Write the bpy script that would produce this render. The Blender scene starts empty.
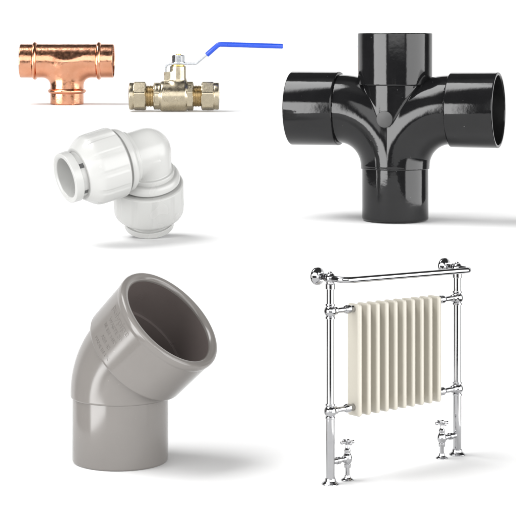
import bpy, bmesh, math, random
import numpy as np
from mathutils import Vector, Matrix, Euler

random.seed(4)
rad = math.radians
PI = math.pi
sc = bpy.context.scene
col = sc.collection

# ------------------------------------------------------------------ camera (tele lens with shift)
FPX, IMG, HOR = 2000.0, 516.0, -15.0          # focal length, picture size, horizon row (picture units)
CAMH = 0.476
cam_d = bpy.data.cameras.new("camera")
cam = bpy.data.objects.new("camera", cam_d)
col.objects.link(cam)
cam.location = (0, 0, CAMH)
cam.rotation_euler = (rad(90), 0, 0)
cam_d.sensor_width = 36.0
cam_d.lens = 36.0 * FPX / IMG
cam_d.shift_y = -(IMG / 2 - HOR) / IMG
cam_d.clip_start = 0.05
cam_d.clip_end = 500
sc.camera = cam


def ground(px, py):
    """point of the floor and the size of one picture unit there"""
    y = FPX * CAMH / (py - HOR)
    s = y / FPX
    return Vector(((px - IMG / 2) * s, y, 0)), s


# ------------------------------------------------------------------ materials
def newmat(name):
    m = bpy.data.materials.new(name)
    m.use_nodes = True
    nt = m.node_tree
    b = nt.nodes["Principled BSDF"]
    return m, nt, b


def noise(nt, scale, detail=3, rough=0.55, dist=0.0, coord="Object", vec=None):
    n = nt.nodes.new("ShaderNodeTexNoise")
    n.inputs["Scale"].default_value = scale
    n.inputs["Detail"].default_value = detail
    n.inputs["Roughness"].default_value = rough
    n.inputs["Distortion"].default_value = dist
    tc = nt.nodes.new("ShaderNodeTexCoord")
    if vec:
        mp = nt.nodes.new("ShaderNodeMapping")
        mp.inputs["Scale"].default_value = vec
        nt.links.new(tc.outputs[coord], mp.inputs["Vector"])
        nt.links.new(mp.outputs[0], n.inputs["Vector"])
    else:
        nt.links.new(tc.outputs[coord], n.inputs["Vector"])
    return n.outputs["Fac"]


def ramp(nt, fac, stops):
    r = nt.nodes.new("ShaderNodeValToRGB")
    e = r.color_ramp.elements
    while len(e) < len(stops):
        e.new(0.5)
    for el, (p, c) in zip(e, stops):
        el.position = p
        el.color = (c[0], c[1], c[2], 1)
    nt.links.new(fac, r.inputs[0])
    return r.outputs[0]


def bump(nt, b, fac, strength, dist):
    n = nt.nodes.new("ShaderNodeBump")
    n.inputs["Strength"].default_value = strength
    n.inputs["Distance"].default_value = dist
    nt.links.new(fac, n.inputs["Height"])
    nt.links.new(n.outputs[0], b.inputs["Normal"])
    return n


def plastic(name, c0, c1, rough, scale=0.05, bmp=0.0, bscale=0.5, coat=0.0, spec=0.5, bdist=.0006, rv=.2):
    m, nt, b = newmat(name)
    nt.links.new(ramp(nt, noise(nt, scale, 4), [(0.3, c0), (0.7, c1)]), b.inputs["Base Color"])
    rr = ramp(nt, noise(nt, scale * 1.5, 2), [(0.3, (rough * (1 - rv),) * 3), (0.75, (rough * (1 + rv),) * 3)])
    nt.links.new(rr, b.inputs["Roughness"])
    b.inputs["Specular IOR Level"].default_value = spec
    b.inputs["Coat Weight"].default_value = coat
    b.inputs["Coat Roughness"].default_value = 0.06
    if bmp:
        bump(nt, b, noise(nt, bscale, 3), bmp, bdist)
    return m


def metal(name, c0, c1, rough, scale=0.1, bmp=0.0, bscale=0.3, rvar=1.4, bdist=.0012):
    m, nt, b = newmat(name)
    b.inputs["Metallic"].default_value = 1.0
    nt.links.new(ramp(nt, noise(nt, scale, 5, 0.6), [(0.3, c0), (0.7, c1)]), b.inputs["Base Color"])
    rr = ramp(nt, noise(nt, scale * 3, 5), [(0.3, (rough / rvar,) * 3), (0.75, (rough * rvar,) * 3)])
    nt.links.new(rr, b.inputs["Roughness"])
    if bmp:
        bump(nt, b, noise(nt, bscale, 2), bmp, bdist)
    return m


M_black = plastic("black_gloss_plastic", (.006, .006, .0065), (.009, .009, .0095), .08, .04, .25, .07, coat=0.0, spec=0.44, bdist=.0010)
M_stud = plastic("black_matt_plastic", (.012, .012, .012), (.016, .016, .016), .34, .04, spec=.42)
M_black_in = plastic("black_socket_inside", (.005, .005, .005), (.010, .010, .010), .35, .04)
M_grey = plastic("grey_pipe_plastic", (.172, .161, .151), (.180, .169, .159), .15, .02, .05, .10, coat=.0, bdist=.0003, rv=.12)
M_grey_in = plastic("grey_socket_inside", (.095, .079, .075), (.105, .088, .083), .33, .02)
M_white = plastic("white_fitting_plastic", (.430, .430, .418), (.434, .434, .422), .27, .02, rv=.03)
M_white_in = plastic("white_bore_plastic", (.40, .40, .40), (.46, .46, .46), .4, .05)
M_slot = plastic("dark_slot", (.05, .05, .05), (.09, .09, .09), .5, .05)
M_copper = metal("polished_copper", (.63, .29, .165), (.71, .365, .235), .20, .10, .35, .14, 1.5, .0030)
M_copper_in = metal("copper_bore", (.55, .24, .14), (.65, .30, .18), .35, .12)
M_brass = metal("satin_brass", (.40, .35, .255), (.46, .405, .30), .28, .12, .16, .30, 1.3)
M_brass_dark = metal("brass_thread", (.46, .36, .20), (.60, .48, .28), .30, .2)
M_brass_yel = metal("yellow_brass_stem", (.75, .52, .12), (.85, .62, .2), .25, .2)
M_steel = metal("zinc_plated_steel", (.48, .50, .52), (.56, .58, .61), .25, .2)
M_blue = plastic("blue_vinyl_grip", (.010, .055, .44), (.012, .062, .47), .30, .1)
M_chrome = metal("polished_chrome", (.42, .42, .43), (.45, .45, .46), .07, .1, .0)
M_cream = plastic("cream_radiator_enamel", (.455, .43, .37), (.46, .435, .375), .30, .02, rv=.03)

m, nt, b = newmat("white_studio_floor")
nt.links.new(ramp(nt, noise(nt, 1.5, 4), [(0.3, (.875,) * 3), (0.7, (.895,) * 3)]), b.inputs["Base Color"])
b.inputs["Roughness"].default_value = 0.75
b.inputs["Specular IOR Level"].default_value = 0.15
M_floor = m


def specks(m, scale, lo, hi, colour):
    """sparse dust specks mixed over the base colour"""
    nt = m.node_tree
    b = nt.nodes["Principled BSDF"]
    src = b.inputs["Base Color"].links[0].from_socket
    f = ramp(nt, noise(nt, scale, 2, .5), [(lo, (0, 0, 0)), (hi, (1, 1, 1))])
    mx = nt.nodes.new("ShaderNodeMix")
    mx.data_type = 'RGBA'
    nt.links.new(f, mx.inputs[0])
    nt.links.new(src, mx.inputs[6])
    mx.inputs[7].default_value = colour + (1,)
    nt.links.new(mx.outputs[2], b.inputs["Base Color"])


specks(M_black, .42, .76, .80, (.16, .16, .16))
specks(M_grey, .30, .75, .80, (.30, .28, .26))


# ------------------------------------------------------------------ objects
def link(name, me, mat, parent=None, smooth=35, label=None):
    o = bpy.data.objects.new(name, me)
    col.objects.link(o)
    if mat:
        me.materials.append(mat)
    if smooth is not None:
        for p in me.polygons:
            p.use_smooth = True
        me.set_sharp_from_angle(angle=rad(smooth))
    if parent:
        o.parent = parent
    if label:
        o["label"] = label
    return o


def thing(name, px, py, label, cat, group=None):
    p, s = ground(px, py)
    o = bpy.data.objects.new(name, None)
    o.empty_display_size = 20
    col.objects.link(o)
    o.location = p
    o.scale = (s, s, s)
    o["label"] = label
    o["category"] = cat
    if group:
        o["group"] = group
    return o


class MB:
    def __init__(self):
        self.v, self.f = [], []

    def add(self, verts, faces, mat=None):
        n = len(self.v)
        if mat is not None:
            verts = [mat @ Vector(v) for v in verts]
        self.v += [tuple(v) for v in verts]
        self.f += [tuple(i + n for i in f) for f in faces]
        return self

    def build(self, name, mat, parent=None, smooth=35, warp=None, label=None):
        vs = [warp(Vector(v)) for v in self.v] if warp else self.v
        me = bpy.data.meshes.new(name)
        me.from_pydata([tuple(v) for v in vs], [], self.f)
        me.validate()
        bm = bmesh.new()
        bm.from_mesh(me)
        bmesh.ops.recalc_face_normals(bm, faces=bm.faces)
        bm.to_mesh(me)
        bm.free()
        return link(name, me, mat, parent, smooth, label)


def axis_mat(origin, direction, roll=0.0):
    """local z along direction"""
    d = Vector(direction).normalized()
    q = d.to_track_quat('Z', 'Y')
    return Matrix.Translation(Vector(origin)) @ q.to_matrix().to_4x4() @ Matrix.Rotation(roll, 4, 'Z')


def fillet(prof, seg=4):
    """prof: (t, r[, corner radius]); rounds the corners"""
    out = []
    n = len(prof)
    for i, p in enumerate(prof):
        c = p[2] if len(p) > 2 else 0
        P = Vector((p[0], p[1]))
        if c <= 0 or i == 0 or i == n - 1:
            out.append((P.x, P.y))
            continue
        A = Vector(prof[i - 1][:2]) - P
        B = Vector(prof[i + 1][:2]) - P
        la, lb = A.length, B.length
        c_ = min(c, la * .49, lb * .49)
        a, b_ = P + A / la * c_, P + B / lb * c_
        for k in range(seg + 1):
            t = k / seg
            q = a * (1 - t) ** 2 + P * 2 * t * (1 - t) + b_ * t ** 2
            out.append((q.x, q.y))
    return out


def lathe(mb, prof, M, seg=96, rfun=None, closed=False, caps=False):
    verts, faces = [], []
    n = len(prof)
    for (t, r) in prof:
        for k in range(seg):
            ph = 2 * PI * k / seg
            rr = rfun(t, r, ph) if rfun else r
            verts.append((rr * math.cos(ph), rr * math.sin(ph), t))
    rng = n if closed else n - 1
    for i in range(rng):
        j = (i + 1) % n
        for k in range(seg):
            l = (k + 1) % seg
            faces.append((i * seg + k, i * seg + l, j * seg + l, j * seg + k))
    if caps and not closed:
        if prof[0][1] > 1e-6:
            faces.append(tuple(range(seg))[::-1])
        if prof[-1][1] > 1e-6:
            faces.append(tuple((n - 1) * seg + k for k in range(seg)))
    mb.add(verts, faces, M)
    return mb


def tube(mb, pts, radii, seg=24, caps=True, section=None):
    """sweep a circle (or a section fn(k)->(a,b)) along points, parallel transport"""
    pts = [Vector(p) for p in pts]
    n = len(pts)
    if not hasattr(radii, '__len__'):
        radii = [radii] * n
    tang = []
    for i in range(n):
        a = pts[max(i - 1, 0)]
        c = pts[min(i + 1, n - 1)]
        tang.append((c - a).normalized())
    t0 = tang[0]
    ref = Vector((0, 1, 0)) if abs(t0.y) < .9 else Vector((1, 0, 0))
    N = (ref - t0 * ref.dot(t0)).normalized()
    verts, faces = [], []
    for i in range(n):
        if i:
            ax = tang[i - 1].cross(tang[i])
            if ax.length > 1e-9:
                ang = tang[i - 1].angle(tang[i])
                N = Matrix.Rotation(ang, 3, ax.normalized()) @ N
        B = tang[i].cross(N)
        if section:
            for (a, b_) in section:
                verts.append(pts[i] + (N * a + B * b_) * radii[i])
        else:
            for k in range(seg):
                ph = 2 * PI * k / seg
                verts.append(pts[i] + (N * math.cos(ph) + B * math.sin(ph)) * radii[i])
    sg = len(section) if section else seg
    for i in range(n - 1):
        for k in range(sg):
            l = (k + 1) % sg
            faces.append((i * sg + k, i * sg + l, (i + 1) * sg + l, (i + 1) * sg + k))
    if caps:
        faces.append(tuple(range(sg))[::-1])
        faces.append(tuple((n - 1) * sg + k for k in range(sg)))
    mb.add(verts, faces)
    return mb


def bend_path(pts, r, seg=8):
    """polyline with rounded corners"""
    pts = [Vector(p) for p in pts]
    out = [pts[0]]
    for i in range(1, len(pts) - 1):
        A, P, B = pts[i - 1], pts[i], pts[i + 1]
        a, b_ = (A - P), (B - P)
        ang = a.angle(b_)
        rr = r[i - 1] if hasattr(r, '__len__') else r
        T = min(rr / math.tan(ang / 2), a.length * .49, b_.length * .49)
        rad_ = T * math.tan(ang / 2)
        a.normalize(); b_.normalize()
        bis = (a + b_).normalized()
        C = P + bis * (rad_ / math.sin(ang / 2))
        s, e = P + a * T, P + b_ * T
        u, w = s - C, e - C
        tot = u.angle(w)
        ax = u.cross(w).normalized()
        for k in range(seg + 1):
            out.append(C + Matrix.Rotation(tot * k / seg, 3, ax) @ u)
    out.append(pts[-1])
    return out


def rrect(w, h, r, seg=4):
    out = []
    for (cx, cy, a0) in ((w / 2 - r, h / 2 - r, 0), (-w / 2 + r, h / 2 - r, 90), (-w / 2 + r, -h / 2 + r, 180), (w / 2 - r, -h / 2 + r, 270)):
        for k in range(seg + 1):
            a = rad(a0 + 90 * k / seg)
            out.append((cx + r * math.cos(a), cy + r * math.sin(a)))
    return out


# ---- implicit surfaces: surface nets followed by projection on the surface
def sdf_mesh(f, lo, hi, h):
    lo = np.array(lo, float); hi = np.array(hi, float)
    n = np.ceil((hi - lo) / h).astype(int) + 1
    ax = [lo[i] + h * np.arange(n[i]) for i in range(3)]
    X, Y, Z = np.meshgrid(*ax, indexing='ij')
    V = f(X, Y, Z)
    S = V < 0
    cnt = np.zeros(n - 1, int)
    acc = np.zeros(tuple(n - 1) + (3,))
    num = np.zeros(n - 1)
    corners = [(i, j, k) for i in (0, 1) for j in (0, 1) for k in (0, 1)]
    sl = lambda c: tuple(slice(c[d], n[d] - 1 + c[d]) for d in range(3))
    for c in corners:
        cnt += S[sl(c)]
    active = (cnt > 0) & (cnt < 8)
    for c in corners:
        for d in range(3):
            if c[d] == 0:
                c2 = list(c); c2[d] = 1
                a, b_ = V[sl(c)], V[sl(c2)]
                cr = (a < 0) != (b_ < 0)
                t = np.where(cr, a / np.where(cr, a - b_, 1), 0)
                for e in range(3):
                    acc[..., e] += np.where(cr, c[e] + (t if e == d else 0), 0)
                num += cr
    idx = -np.ones(tuple(n - 1), int)
    ii = np.argwhere(active)
    idx[active] = np.arange(len(ii))
    P = lo + h * (ii + acc[active] / num[active][:, None])
    faces = []
    for d in range(3):
        e1, e2 = (d + 1) % 3, (d + 2) % 3
        s0 = [slice(None)] * 3; s1 = [slice(None)] * 3
        s0[d] = slice(0, n[d] - 1); s1[d] = slice(1, n[d])
        a, b_ = S[tuple(s0)], S[tuple(s1)]
        E = np.argwhere(a != b_)
        ok = (E[:, e1] > 0) & (E[:, e1] < n[e1] - 1) & (E[:, e2] > 0) & (E[:, e2] < n[e2] - 1)
        E = E[ok]
        flip = a[tuple(E.T)]
        q = []
        for (o1, o2) in ((-1, -1), (0, -1), (0, 0), (-1, 0)):
            T = E.copy(); T[:, e1] += o1; T[:, e2] += o2
            q.append(idx[tuple(T.T)])
        q = np.stack(q, 1)
        q[~flip] = q[~flip][:, ::-1]
        faces.append(q)
    F = np.concatenate(faces)
    ep = h * .05
    for it in range(4):
        x, y, z = P.T
        v = f(x, y, z)
        g = np.stack([f(x + ep, y, z) - f(x - ep, y, z), f(x, y + ep, z) - f(x, y - ep, z), f(x, y, z + ep) - f(x, y, z - ep)], 1) / (2 * ep)
        g2 = np.maximum((g ** 2).sum(1), .2)
        st = -(v / g2)[:, None] * g
        L = np.sqrt((st ** 2).sum(1)) + 1e-12
        st *= np.minimum(1, .6 * h / L)[:, None]
        P = P + st
    mb = MB()
    mb.v = [tuple(p) for p in P]
    mb.f = [tuple(int(i) for i in q) for q in F]
    return mb


def smin(a, b_, k):
    h = np.clip(.5 + .5 * (b_ - a) / k, 0, 1)
    return b_ * (1 - h) + a * h - k * h * (1 - h)


def s_cyl(r, t, R, lo, hi, rnd=0.0):
    """capped cylinder: r radial distance, t along the axis"""
    d1 = r - (R - rnd)
    d2 = np.abs(t - (lo + hi) / 2) - (hi - lo) / 2 + rnd
    return np.minimum(np.maximum(d1, d2), 0) + np.hypot(np.maximum(d1, 0), np.maximum(d2, 0)) - rnd


def text_mesh(s, size, depth):
    cu = bpy.data.curves.new("lettering", 'FONT')
    cu.body = s
    cu.size = size
    cu.extrude = depth
    cu.align_x = 'CENTER'
    cu.align_y = 'CENTER'
    o = bpy.data.objects.new("lettering", cu)
    col.objects.link(o)
    dg = bpy.context.evaluated_depsgraph_get()
    me = o.evaluated_get(dg).to_mesh()
    v = [tuple(p.co) for p in me.vertices]
    f = [tuple(p.vertices) for p in me.polygons]
    o.evaluated_get(dg).to_mesh_clear()
    bpy.data.objects.remove(o)
    bpy.data.curves.remove(cu)
    return v, f


# ------------------------------------------------------------------ the setting: white sweep
mb = MB()
prof = [(1.35, 0), (2.5, 0), (4, 0), (10, 0), (20, 0), (38, 0)]
for k in range(1, 13):
    a = rad(90 * k / 12)
    prof.append((38 + 12 * math.sin(a), 12 * (1 - math.cos(a))))
prof.append((50, 26))
vs, fs = [], []
NX = 13
for (y, z) in prof:
    for i in range(NX):
        hw = .03 + .145 * y
        vs.append((-hw + 2 * hw * i / (NX - 1), y, z))
for j in range(len(prof) - 1):
    for i in range(NX - 1):
        fs.append((j * NX + i, j * NX + i + 1, (j + 1) * NX + i + 1, (j + 1) * NX + i))
mb.add(vs, fs)
fl = mb.build("floor", M_floor)
fl["kind"] = "structure"


# ------------------------------------------------------------------ 1  copper tee
def copper_tee():
    r_ = thing("copper_tee", 67, 104.2, "small shiny copper tee pipe fitting with solder rings, left of the brass valve", "pipe fitting")
    A, R, b_ = 43.4, 16.9, 15.7
    def outer(x, y, z):
        run = np.hypot(y, z - A)
        br = np.hypot(x, y)
        d1 = s_cyl(run, x, R, -46.6, 46.6, .9)
        d2 = s_cyl(br, z, 16.6, 0, A, .9)
        return smin(d1, d2, 9.0)
    def f(x, y, z):
        run = np.hypot(y, z - A)
        br = np.hypot(x, y)
        i1 = np.maximum(run - b_, np.abs(x) - 60)
        i2 = np.maximum(br - b_, np.maximum(-5 - z, z - A))
        return np.maximum(outer(x, y, z), -np.minimum(i1, i2))
    body = sdf_mesh(f, (-49, -20, -2), (49, 20, 64), .62).build("body", M_copper, r_, 50)
    ring = fillet([(-2.6, R - .5), (-2.2, R + .6, 1), (-.9, R + 2.1, 1.4), (.9, R + 2.1, 1.4), (2.2, R + .6, 1), (2.6, R - .5)])
    for (o, d) in (((-32, 0, A), (1, 0, 0)), ((32, 0, A), (1, 0, 0)), ((0, 0, 13.3), (0, 0, 1))):
        lathe(MB(), ring, axis_mat(o, d)).build("solder_ring", M_copper, r_)


# ------------------------------------------------------------------ 2  brass lever valve
def hexr(ap, phi, roll=0.0):
    a = (phi + roll) % (PI / 3) - PI / 6
    return ap / math.cos(a)


def lever_valve():
    px0, py0 = 176.0, 111.4
    r_ = thing("lever_valve", px0, py0, "brass lever ball valve with a long blue handle, lying level", "valve")
    A = 15.3
    X = lambda px: px - px0
    def f(x, y, z):
        ax = np.hypot(y, z - A)
        d = s_cyl(ax, x, 15.2, X(160), X(187.5), 3.2)
        d = smin(d, s_cyl(ax, x, 13.2, X(155), X(192), 1.0), 1.5)
        bx = np.hypot(x - X(178), y)
        d = smin(d, s_cyl(bx, z, 8.0, A, 45.4, .8), 4.5)
        # stop lug beside the stem
        q = np.maximum(np.abs(x - X(168.5)) - 3.4, np.maximum(np.abs(y) - 4.5, np.abs(z - 33) - 6.0)) - .6
        d = smin(d, q, 1.6)
        # raised rib across the barrel and girth seam
        return d
    body = sdf_mesh(f, (X(152), -18, -2), (X(196), 18, 48), .5).build("body", M_brass, r_, 50)
    mk = MB()
    for (s, px, z, sz) in (("KS", 167.0, 20.0, 6.5), ("W", 166.5, 11.6, 6.0), ("+", 177.5, 20.5, 7.0), ("AT", 178.5, 12.5, 6.5)):
        v, fcs = text_mesh(s, sz, .95)
        mk.add([(X(px) + a, -(15.1 + c) * math.cos((z + bb - A) / 15.1), A + (15.1 + c) * math.sin((z + bb - A) / 15.1)) for (a, bb, c) in v], fcs)
    mk.build("raised_mark", M_brass, body, 30)
    # hexagon collars of the body
    for (x0, x1, ap) in ((153.6, 160.2, 12.2), (186.8, 193.6, 13.0)):
        pr = fillet([(X(x0), 8), (X(x0), ap * .97, .4), (X(x0) + .8, ap * 1.13, .4), (X(x1) - .8, ap * 1.13, .4), (X(x1), ap * .97, .4), (X(x1), 8)])
        lathe(MB(), pr, axis_mat((0, 0, A), (1, 0, 0)), 144, lambda t, r, p, ap=ap: min(r, hexr(ap, p, .35))).build("hexagon_collar", M_brass, r_, 25)
    for (x0, x1, c0) in ((145, 156, 1), (193, 203, 0)):
        pr = [(X(x0), 6)]
        t = x0
        while t < x1 - .8:
            pr += [(X(t), 9.9), (X(t) + .55, 10.9), (X(t) + .85, 10.9), (X(t) + 1.4, 9.9)]
            t += 1.55
        pr.append((X(x1), 6))
        lathe(MB(), pr, axis_mat((0, 0, A), (1, 0, 0)), 64).build("thread", M_brass_dark, r_, 60)
    for sgn, xin, xhex, xout in ((-1, 146.2, 133.6, 129.2), (1, 201.4, 214.4, 219.2)):
        ap = 13.2
        M = axis_mat((0, 0, A), (1, 0, 0))
        pr = fillet([(X(xin), 9.5), (X(xin), ap * .98, .3), (X(xin) + sgn * 1.2, ap * 1.125, .3), (X(xhex) - sgn * 1.2, ap * 1.125, .3), (X(xhex), ap * .99, .3), (X(xhex), 9.5)])
        nut = lathe(MB(), pr, M, 144, lambda t, r, p: min(r, hexr(ap, p, .25))).build("compression_nut", M_brass, r_, 25)
        pr = fillet([(X(xhex) - sgn * .3, 10), (X(xhex) - sgn * .3, 13.6, .8), (X(xout) - sgn * .6, 13.7, 1.6), (X(xout), 12.2, .8), (X(xout), 8.6, .6), (X(xout) - sgn * 9, 8.4), (X(xout) - sgn * 9, .01)])
        lathe(MB(), pr, M, 96).build("nut_collar", M_brass, nut, 40)
    # stem, washer, nut
    zx = X(178)
    lathe(MB(), fillet([(45.0, 6.5), (45.0, 6.6, .2), (46.7, 6.6, .2), (46.7, 3)]), axis_mat((zx, 0, 0), (0, 0, 1)), 48).build("gland", M_brass_yel, r_)
    ap = 5.6
    pr = fillet([(48.4, 2), (48.4, 6.9, .3), (49.6, 6.9, .3), (49.7, ap * 1.12, .1), (55.6, ap * 1.12, .2), (56.6, ap * .98, .2), (56.6, 2)])
    lathe(MB(), pr, axis_mat((X(178.4), 0, 0), (0, 0, 1)), 144, lambda t, r, p: (min(r, hexr(ap, p, .9)) if t > 49.65 else r)).build("spindle_nut", M_steel, r_, 25)
    lathe(MB(), fillet([(50, .01), (50, 2.6), (57.6, 2.6, .5), (57.6, .01)]), axis_mat((X(178.4), 0, 0), (0, 0, 1)), 32).build("spindle_tip", M_brass_yel, r_)
    # lever plate
    path = bend_path([(X(165.4), 0, 36.5), (X(165.6), 0, 45), (X(168.4), 0, 47.6), (X(196), 0, 47.6), (X(209), 0, 58.5), (X(219.5), 0, 67.5), (X(280), 0, 65.4)], 4, 6)
    lever = tube(MB(), path, 1.0, section=rrect(8.4, 2.3, .6, 3)).build("lever", M_steel, r_, 40)
    gp = bend_path([(X(207.2), 0, 56.9), (X(218.8), 0, 67.2), (X(282), 0, 65.2)], 6, 8)
    sec = rrect(10.5, 4.9, 2.2, 5)
    n = len(gp)
    d0 = (gp[0] - gp[1]).normalized(); d1 = (gp[-1] - gp[-2]).normalized()
    gp = [gp[0] + d0 * .9, gp[0] + d0 * .5] + gp + [gp[-1] + d1 * .7, gp[-1] + d1 * 1.2]
    rr = [.7, .92] + [1.0] * n + [.9, .6]
    tube(MB(), gp, rr, section=sec).build("grip", M_blue, lever, 50)


# ------------------------------------------------------------------ 3  white push-fit elbow
def push_elbow():
    px0, py0 = 149.0, 237.0
    r_ = thing("push_fit_elbow", px0, py0, "white plastic push fit elbow with two ribbed collar nuts", "pipe fitting")
    e = rad(6.2)
    def view(x, up, toward):          # picture right, picture up, towards the viewer
        return Vector((x, -(toward * math.cos(e) - up * math.sin(e)), up * math.cos(e) + toward * math.sin(e)))
    v = view(0, -.839, -.545).normalized()
    a = view(-.845, -.295, .45)
    a = (a - v * a.dot(v)).normalized()
    w = a.cross(v).normalized()
    L = 86.5
    low = 24.2 * math.sqrt(max(0, 1 - v.z ** 2))
    corner = Vector((0, 0, 0)) - v * L + Vector((0, 0, low))
    corner.y += 6
    R3 = Matrix((a, v, w)).transposed()
    MT = Matrix.Translation(corner) @ R3.to_4x4()
    T = 23.6
    def f(x, y, z):       # x along the first arm, y along the second
        d1 = np.hypot(y, z); d2 = np.hypot(x, z)
        A = s_cyl(d1, x, T, -1, 34, .5)
        B = s_cyl(d2, y, T, -1, 34, .5)
        S = np.sqrt(x * x + y * y + z * z) - T
        d = np.minimum(smin(A, B, 2.5), S)
        d = smin(d, s_cyl(d1, x, 26.4, 19.5, 30, 1.2), 1.5)
        d = smin(d, s_cyl(d2, y, 26.4, 19.5, 30, 1.2), 1.5)
        return d
    mb = sdf_mesh(f, (-27, -27, -29), (37, 37, 29), .7)
    mb.v = [MT @ Vector(p) for p in mb.v]
    body = mb.build("body", M_white, r_, 50)
    mk = MB()
    lathe(mk, fillet([(0, .1), (0, 2.0), (.7, 2.0, .3), (.7, 1.2, .2), (.3, 1.2), (.3, .1)]), MT @ axis_mat((7, 4, 22.6) if w.y < 0 else (7, 4, -22.6), (0, 0, 1 if w.y < 0 else -1)), 32)
    mk.build("moulding_mark", M_white, body)
    for d, o in ((Vector((1, 0, 0)), 0), (Vector((0, 1, 0)), 1)):
        M = MT @ axis_mat((0, 0, 0), d, .2)
        pr = fillet([(24.5, 20), (24.5, 29.5, 1.6), (28, 31.8, 2.0), (32.6, 31.8, .8), (32.6, 29.0, .3), (34.4, 29.0), (34.4, 20)])
        lathe(MB(), pr, M, 128).build("collar_ring", M_white, r_, 40)
        def ribs(t, r, p, o=o):
            if 37.2 < t < 67 and r > 30:
                k = (p * 11 / (2 * PI)) % 1.0
                s = min(k, 1 - k)
                q = max(0.0, min(1.0, (s - .11) / .035))
                edge = min(1.0, (t - 37.2) / 1.5)
                return r - .75 * (1 - q * q * (3 - 2 * q)) * edge
            return r
        if o == 0:
            pr = fillet([(35.4, 27), (35.4, 33.6, .8), (36.6, 35.0, .8), (37.3, 35.0), (39, 35), (58, 35.0), (65.0, 34.6, 3.5), (73.5, 28.4, 2.0), (76.5, 26.0, 1), (76.5, 19.5)])
        else:
            pr = fillet([(35.4, 27), (35.4, 33.6, .8), (36.6, 35.0, .8), (37.3, 35.0), (39, 35), (62, 35.0), (69.5, 34.4, 2.5), (73, 29.5, 1.2), (73.6, 26.0, .6), (73.6, 19.5)])
        nut = lathe(MB(), pr, M, 264, ribs).build("collar_nut", M_white, r_, 32)
        e0 = 76.0 if o == 0 else 73.0
        Lc = 91.0 if o == 0 else L
        lip = 82.5 if o == 0 else 80.0
        c = lathe(MB(), fillet([(e0, 19.5), (e0, 22.4), (lip, 22.4, .5), (lip, 25.0, .8), (Lc - .4, 24.6, 1.0), (Lc, 23.6, .6), (Lc, 20.8, .8), (Lc - 1.5, 19.4, .5), (60, 18.6), (60, .01)]), M, 128).build("collet", M_white, r_, 40)
        ins = lathe(MB(), [(60.5, 18.55), (60.7, .01)], M, 96).build("bore_stop", M_white_in, c)
        if o == 0:
            for ph in (-62, -22, 18, 58, 130, 200, 250):
                sl = MB()
                A_ = rad(ph)
                vs_, fs_ = [], []
                for i in range(7):
                    p = A_ + rad(-6 + 2 * i)
                    for (t, rr) in ((77.2, 22.55), (82.0, 22.55)):
                        vs_.append((rr * math.cos(p), rr * math.sin(p), t))
                for i in range(6):
                    fs_.append((2 * i, 2 * i + 1, 2 * i + 3, 2 * i + 2))
                sl.add(vs_, fs_, M).build("clip_slot", M_slot, c)


# ------------------------------------------------------------------ 4  black double branch
def black_branch():
    r_ = thing("soil_pipe_branch", 395.3, 220.3, "glossy black double branch soil pipe fitting with three sockets", "pipe fitting")
    Ry = Matrix.Translation((0, 0, .6)) @ Matrix.Rotation(rad(-1.5), 4, 'X') @ Matrix.Rotation(rad(-17.5), 4, 'Z')
    ARM, RB, T = 110.5, 57.0, 34.4
    ZC = ARM - RB
    def f(x, y, z):
        c = s_cyl(np.hypot(x, y), z, 33.6, ZC - 2, 140, .6)
        ax = np.abs(x)
        q = np.hypot(ax - RB, z - ZC)
        bend = np.hypot(q - RB, y) - T
        bend = np.maximum(bend, np.maximum(ax - RB, ZC - z))
        d = smin(c, bend, 1.6)
        low = s_cyl(np.hypot(x, y), z, T, ZC - 2.5, ZC + 8, .6)
        return np.minimum(d, low)
    mb = sdf_mesh(f, (-62, -38, ZC - 6), (62, 38, 148), .75)
    mb.v = [Ry @ Vector(p) for p in mb.v]
    body = mb.build("body", M_black, r_, 50)
    lathe(MB(), fillet([(-6, .01), (-6, 8.4), (1.0, 8.4, .35), (1.0, .01)]), Ry @ axis_mat((0, 0, 101.5), (math.sin(rad(-4)), -math.cos(rad(-4)), 0)) @ Matrix.Translation((0, 0, 33.9)), 48).build("injection_stud", M_stud, r_)
    lathe(MB(), fillet([(0, 29.5), (0, 32.0, .6), (1.4, 33.2, .8), (ZC - .5, 33.2), (ZC - .5, 29.5)]) + [(0, 29.5)], Ry, 128).build("spigot", M_black, r_, 40)
    for o, d, L0, L1 in (((0, 0, 0), (0, 0, 1), 134.5, 186.5), ((0, 0, ARM), (1, 0, 0), 57.0, 105.0), ((0, 0, ARM), (-1, 0, 0), 57.0, 107.0)):
        M = Ry @ axis_mat(o, d)
        s = lathe(MB(), fillet([(L0, 30), (L0, 36.6, .7), (L0 + 1, 37.2, .5), (L1 - .8, 37.5, .5), (L1, 37.0, .6), (L1, 34.6, .6), (L1 - 1.2, 34.2)]), M, 160).build("socket", M_black, r_, 40)
        lathe(MB(), [(L1 - 1.2, 34.25), (L0 + 6, 33.4), (L0 + 6, 30.5), (L0 - 12, 30.2), (L0 - 12, .01)], M, 128).build("bore", M_black_in, s, 40)


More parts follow.
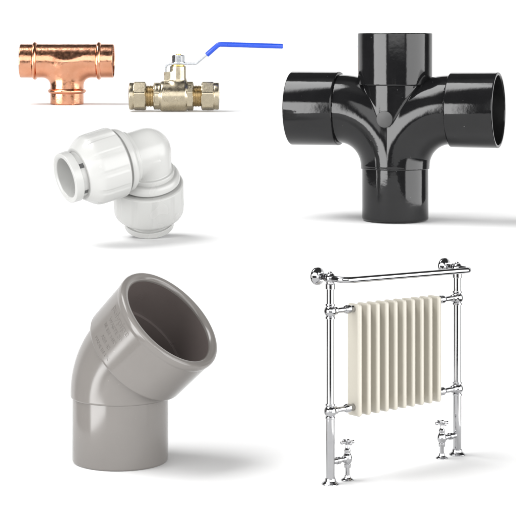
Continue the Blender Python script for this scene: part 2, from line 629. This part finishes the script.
# ------------------------------------------------------------------ 5  grey 45 degree bend
def grey_elbow():
    r_ = thing("waste_pipe_bend", 120.4, 460.2, "grey plastic angled waste pipe bend with an open socket mouth", "pipe fitting")
    yaw = rad(-30)
    h = Vector((math.cos(yaw), math.sin(yaw), 0))
    ANG = rad(46)
    d = h * math.sin(ANG) + Vector((0, 0, math.cos(ANG)))
    D, ZM, ZB = 60.0, 147.0, 66.0
    zc = ZM - D / math.tan(ANG)               # the two axes meet here
    L = D / math.sin(ANG)
    T = zc - ZB
    RB = T / math.tan(ANG / 2)
    L0 = L - 58
    C = Vector((0, 0, ZB)) + h * RB
    pts, rr = [], []
    for (z, r) in ((ZB - 2.0, 46), (ZB - 2.0, 48.6), (ZB - 1.4, 49.3), (ZB - .4, 49.6)):
        pts.append(Vector((0, 0, z))); rr.append(r)
    for k in range(0, 33):
        a = ANG * k / 32
        pts.append(C - h * RB * math.cos(a) + Vector((0, 0, RB * math.sin(a))))
        rr.append(49.6 + 1.6 * k / 32)
    pts.append(Vector((0, 0, zc)) + d * (L0 + 6)); rr.append(51.2)
    # explicit rings so that the flat start keeps its direction
    mb = MB()
    seg = 160
    side0 = Vector((-h.y, h.x, 0))
    vs, fs = [], []
    for i, (p, r) in enumerate(zip(pts, rr)):
        a = 0 if i < 4 else min(ANG, ANG * (i - 4) / 32)
        dd = h * math.sin(a) + Vector((0, 0, math.cos(a)))
        nn = side0.cross(dd)
        for k in range(seg):
            ph = 2 * PI * k / seg
            vs.append(p + (nn * math.cos(ph) + side0 * math.sin(ph)) * r)
    for i in range(len(pts) - 1):
        for k in range(seg):
            l = (k + 1) % seg
            fs.append((i * seg + k, i * seg + l, (i + 1) * seg + l, (i + 1) * seg + k))
    mb.add(vs, fs)
    mb.build("body", M_grey, r_, 60)
    lathe(MB(), fillet([(0, 42), (0, 46.6, .8), (1.5, 47.8, .9), (65, 47.8), (65, 42)]) + [(0, 42)], Matrix(), 160).build("spigot", M_grey, r_, 40)
    M = axis_mat((0, 0, zc), d)
    s = lathe(MB(), fillet([(L0, 46), (L0, 56.2, 1.4), (L0 + 2, 57.0, 1.0), (L - 9, 58.6, 2), (L - 7, 59.4, 1.5), (L - 2.2, 59.5, 2.4), (L, 57.0, 2.0), (L - .6, 52.4, 1.6), (L - 3.0, 50.6, .8), (L - 5, 50.5)]), M, 192).build("socket", M_grey, r_, 40)
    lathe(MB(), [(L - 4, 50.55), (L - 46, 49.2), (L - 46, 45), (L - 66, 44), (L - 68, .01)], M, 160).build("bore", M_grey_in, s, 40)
    # raised lettering on the socket, running round it
    side = Vector((-h[1], h[0], 0))            # horizontal direction across the fitting
    up2 = d.cross(side).normalized()
    mk = MB()
    for (txt, t, ph, sz) in (("polypipe", L - 15, 0, 11), ("WASTE 50", L - 25, 3, 6), ("BS EN 1455", L - 33, 2, 5.5), ("ABS 45", L - 42, 5, 6), ("MADE IN UK", L - 50, 6, 5.2)):
        v, fcs = text_mesh(txt, sz, .45)
        vs_ = []
        for (a, b_, c) in v:
            tt = t + b_
            rr = 57.0 + (tt - L0) / (L - 9 - L0) * 1.6 + c * .55
            an = PHI0 - rad(ph) - a / 57.0
            vs_.append(Vector((0, 0, zc)) + d * tt + (up2 * math.cos(an) + side * math.sin(an)) * rr)
        mk.add(vs_, fcs)
    mk.build("raised_lettering", M_grey, s, 30)


PHI0 = rad(-70)


# ------------------------------------------------------------------ 6  towel radiator
def towel_radiator():
    r_ = thing("towel_radiator", 330.3, 484.2, "chrome towel radiator with cream column panel and two floor valves", "radiator")
    TH = rad(42.0)
    W = 187.6
    c, s = math.cos(TH), math.sin(TH)
    def wp(p):
        u, v, z = p
        z = z * (1 - .036 * u / W)
        return Vector((u * c + v * s, u * s - v * c, z))
    Z1 = 206.0
    def lz(mb, o, dr, prof, seg=40):
        return lathe(mb, fillet(prof), axis_mat(o, dr), seg)
    for u, sg in ((0, 1), (W, -1)):
        m_ = MB()
        lz(m_, (u, 0, 0), (0, 0, 1), [(1, 2), (1, 4.3, .2), (66, 4.3, .2), (67, 3.7, .2), (Z1 - 2, 3.7), (Z1 - 2, 2)])
        post = m_.build("post", M_chrome, r_, 40, wp)
        lz(MB(), (u, 0, 0), (0, 0, 1), [(0, 3), (0, 8.8, .3), (1.0, 8.8, .6), (2.2, 7.2, .6), (3.4, 5.6, .5), (6.2, 5.2, .5), (6.4, 4)]).build("foot_flange", M_chrome, post, 40, wp)
        # joints with arms to the panel
        for z in (173, 73):
            m_ = MB()
            ball = [(-7.6, 3.4), (-7.6, 4.9, .3), (-5.6, 4.9, .3)]
            for k in range(1, 12):
                a = rad(-62 + 124 * k / 12)
                ball.append((6.3 * math.sin(a), 6.3 * math.cos(a)))
            ball += [(5.6, 4.9, .3), (7.6, 4.9, .3), (7.6, 3.4)]
            lz(m_, (u, 0, z), (0, 0, 1), ball)
            j = m_.build("ball_joint", M_chrome, post, 40, wp)
            m_ = MB()
            lz(m_, (u, 0, z), (sg, 0, 0), [(3, 2), (3, 4.0, .3), (8, 4.0, .5), (9.5, 2.7, .5), (19, 2.7, .4), (20, 3.4, .3), (22.5, 4.4, .3), (26.5, 4.4, .3), (28, 3.6, .3), (31.5, 3.6), (31.5, 2)])
            m_.build("panel_connector", M_chrome, r_, 40, wp)
        # top elbow boss, wall stub and rose
        m_ = MB()
        bl = []
        for k in range(13):
            a = rad(-90 + 180 * k / 12)
            bl.append((5.6 * math.sin(a), max(.01, 5.6 * math.cos(a))))
        lathe(m_, bl, axis_mat((u, 0, Z1), (0, 0, 1)), 40)
        lz(m_, (u, 0, Z1 - 11), (0, 0, 1), [(0, 3), (0, 4.8, .4), (5, 4.8, .4), (6, 4.2, .3), (8, 4.0)])
        lz(m_, (u, 0, Z1 + 4), (0, 0, 1), [(0, 2.5), (1.5, 2.2, .4), (2.4, 1.6, .5), (2.8, .01)])
        m_.build("top_boss", M_chrome, post, 40, wp)
        m_ = MB()
        lz(m_, (u, 0, Z1), (0, -1, 0), [(3, 2), (3, 4.4, .4), (6, 4.4, .4), (7, 3.2, .4), (15, 3.2), (15, 2)])
        m_.build("wall_stub", M_chrome, r_, 40, wp)
        m_ = MB()
        lz(m_, (u, 0, Z1), (0, -1, 0), [(12, 2), (12, 4.8, .4), (14, 5.2, .8), (15.5, 7.2, .8), (17.2, 9.0, .8), (19.5, 9.0, .3), (19.5, 2)])
        m_.build("wall_rose", M_chrome, r_, 40, wp)
    # towel rail
    V = 21.0
    path = bend_path([(0, 0, Z1), (0, V, Z1), (W, V, Z1), (W, 0, Z1)], 9, 10)
    lo = [path[0]]
    for a, b_ in zip(path, path[1:]):
        n = max(1, int((b_ - a).length / 12))
        for k in range(1, n + 1):
            lo.append(a.lerp(b_, k / n))
    tube(MB(), lo, 3.15, 28).build("towel_rail", M_chrome, r_, 40, wp)
    # panel
    u0, u1, w_, N = 32.0, 154.4, 5.2, 10
    Zb, Zt = 64.0, 178.0
    pitch = (u1 - u0 - w_) / (N - 1)
    for i in range(N):
        uc = u0 + w_ / 2 + i * pitch
        mb = MB()
        # flat oval column: wide front and back tubes joined by a thinner web
        sec = []
        D = 17.0
        half = [(-D / 2, 0), (-D / 2 + .15, 1.3), (-D / 2 + .6, 2.1), (-D / 2 + 1.5, 2.55), (-D / 2 + 2.8, 2.65), (-2, 2.55), (2, 2.55), (D / 2 - 2.8, 2.65), (D / 2 - 1.5, 2.55), (D / 2 - .6, 2.1), (D / 2 - .15, 1.3), (D / 2, 0)]
        sec = half + [(v, -w) for (v, w) in half[-2:0:-1]]
        zs = [(Zb, .55, .3), (Zb + .3, .86, .62), (Zb + 1.2, .96, .88), (Zb + 2.6, 1, 1)]
        zs += [(Zb + 2.6 + (Zt - Zb - 5.2) * k / 6, 1, 1) for k in range(1, 6)]
        zs += [(Zt - 2.6, 1, 1), (Zt - 1.2, .96, .88), (Zt - .3, .86, .62), (Zt, .55, .3)]
        n = len(sec)
        vs, fs = [], []
        for (z, kv, kw) in zs:
            for (v, w) in sec:
                vs.append((uc + w * kw, v * kv, z))
        for a in range(len(zs) - 1):
            for k in range(n):
                l = (k + 1) % n
                fs.append((a * n + k, a * n + l, (a + 1) * n + l, (a + 1) * n + k))
        fs.append(tuple(range(n))[::-1]); fs.append(tuple((len(zs) - 1) * n + k for k in range(n)))
        mb.add(vs, fs)
        mb.build("column", M_cream, r_, 40, wp)
    for z in (173, 73):
        lz(MB(), (0, -3.5, z), (1, 0, 0), [(u0 + 1.5, 1), (u0 + 1.5, 3.2, .2), (u1 - 1.5, 3.2, .2), (u1 - 1.5, 1)]).build("header", M_cream, r_, 40, wp)
    # floor valves
    for u, sg in ((24.0, -1), (W - 24.0, 1)):
        m_ = MB()
        lz(m_, (u, 0, 0), (0, 0, 1), [(3, 1), (3, 2.2), (13, 2.2, .2), (13, 3.4, .3), (16.5, 3.4, .3), (17, 2.9, .2), (18.5, 4.2, .8), (22, 4.9, 1.2), (25.5, 4.2, .8), (27.5, 3.0, .4), (30.5, 3.3, .4), (33, 2.0, .4), (36.5, 1.6, .2), (37, 1.0)])
        lz(m_, (u, 0, 22), (sg, 0, 0), [(3, 1), (3, 3.2, .3), (6, 3.2, .3), (7, 2.5, .2), (11, 2.5, .2), (11.2, 3.7, .3), (15, 3.7, .3), (15.2, 2.9, .2), (20.5, 2.9), (20.5, 1)])
        va = m_.build("floor_valve", M_chrome, r_, 40, wp)
        m_ = MB()
        lz(m_, (u, 0, 38.5), (0, 0, 1), [(-2.5, 1), (-2.5, 2.4, .3), (2.2, 2.6, .6), (3.4, 1.6, .4), (3.4, .01)])
        for k in range(4):
            a = k * PI / 2 + .25
            dr = (math.cos(a), math.sin(a), 0)
            lz(m_, (u, 0, 38.5), dr, [(1.5, .6), (1.5, 1.15), (5.6, 1.25, .2), (5.8, 1.7, .4), (7.4, 1.7, .6), (7.9, .9, .3), (7.9, .01)], 20)
        m_.build("cross_handle", M_chrome, va, 40, wp)
        lz(MB(), (u, 0, 0), (0, 0, 1), [(0, 1.5), (0, 6.6, .3), (.9, 6.6, .5), (2.0, 4.6, .6), (3.2, 3.2, .4), (5.5, 2.9, .3), (5.5, 2)]).build("floor_rose", M_chrome, va, 40, wp)


copper_tee()
lever_valve()
push_elbow()
black_branch()
grey_elbow()
towel_radiator()

# ------------------------------------------------------------------ studio light (soft boxes in a plain white studio)
w = bpy.data.worlds.new("World")
sc.world = w
w.use_nodes = True
nt = w.node_tree
bg = nt.nodes["Background"]
tc = nt.nodes.new("ShaderNodeTexCoord")
sx = nt.nodes.new("ShaderNodeSeparateXYZ")
nt.links.new(tc.outputs["Generated"], sx.inputs[0])


def mth(op, a, b_=None):
    n = nt.nodes.new("ShaderNodeMath")
    n.operation = op
    for i, q in enumerate((a, b_)):
        if q is None:
            continue
        if isinstance(q, (int, float)):
            n.inputs[i].default_value = q
        else:
            nt.links.new(q, n.inputs[i])
    return n.outputs[0]


AZ = mth('MULTIPLY', mth('ARCTAN2', sx.outputs[0], mth('MULTIPLY', sx.outputs[1], -1)), 180 / PI)   # 0 behind the camera, + to the right
EL = mth('MULTIPLY', mth('ARCSINE', sx.outputs[2]), 180 / PI)


def step(x, a, b_):
    n = nt.nodes.new("ShaderNodeMapRange")
    n.interpolation_type = 'SMOOTHSTEP'
    n.inputs["From Min"].default_value = a
    n.inputs["From Max"].default_value = b_
    nt.links.new(x, n.inputs["Value"])
    return n.outputs["Result"]


def box(a0, a1, e0, e1, val, sa=4, se=4):
    m1 = mth('MULTIPLY', step(AZ, a0 - sa, a0 + sa), step(AZ, a1 + sa, a1 - sa))
    m2 = mth('MULTIPLY', step(EL, e0 - se, e0 + se), step(EL, e1 + se, e1 - se))
    return mth('MULTIPLY', mth('MULTIPLY', m1, m2), val)


AZ2 = mth('MULTIPLY', mth('ARCTAN2', sx.outputs[0], sx.outputs[1]), 180 / PI)    # 0 straight ahead of the camera
parts = [
    mth('ADD', mth('MULTIPLY', step(EL, 60, 80), .3), .06),      # ceiling over a dim room
    box(-122, -52, 48, 82, 8.6, 8, 5),                       # main soft box, high on the left
    box(-72, -31, -18, 20, 9.0, 2, 3),                       # strip soft box, low on the left
    box(32, 100, -18, 30, 4.8, 3, 4),                        # fill soft box, right
    box(-24, 26, 3, 36, 2.6, 3, 3),                          # soft box over the camera
    mth('MULTIPLY', mth('MULTIPLY', step(mth('ABSOLUTE', AZ2), 62, 45), step(EL, 32, 22)), 1.05),   # white wall beyond
]
tot = parts[0]
for p in parts[1:]:
    tot = mth('ADD', tot, p)
nt.links.new(tot, bg.inputs["Strength"])
bg.inputs["Color"].default_value = (1, 1, 1, 1)

sc.view_settings.view_transform = 'Standard'
sc.view_settings.look = 'None'
sc.view_settings.exposure = 0
sc.view_settings.gamma = 1
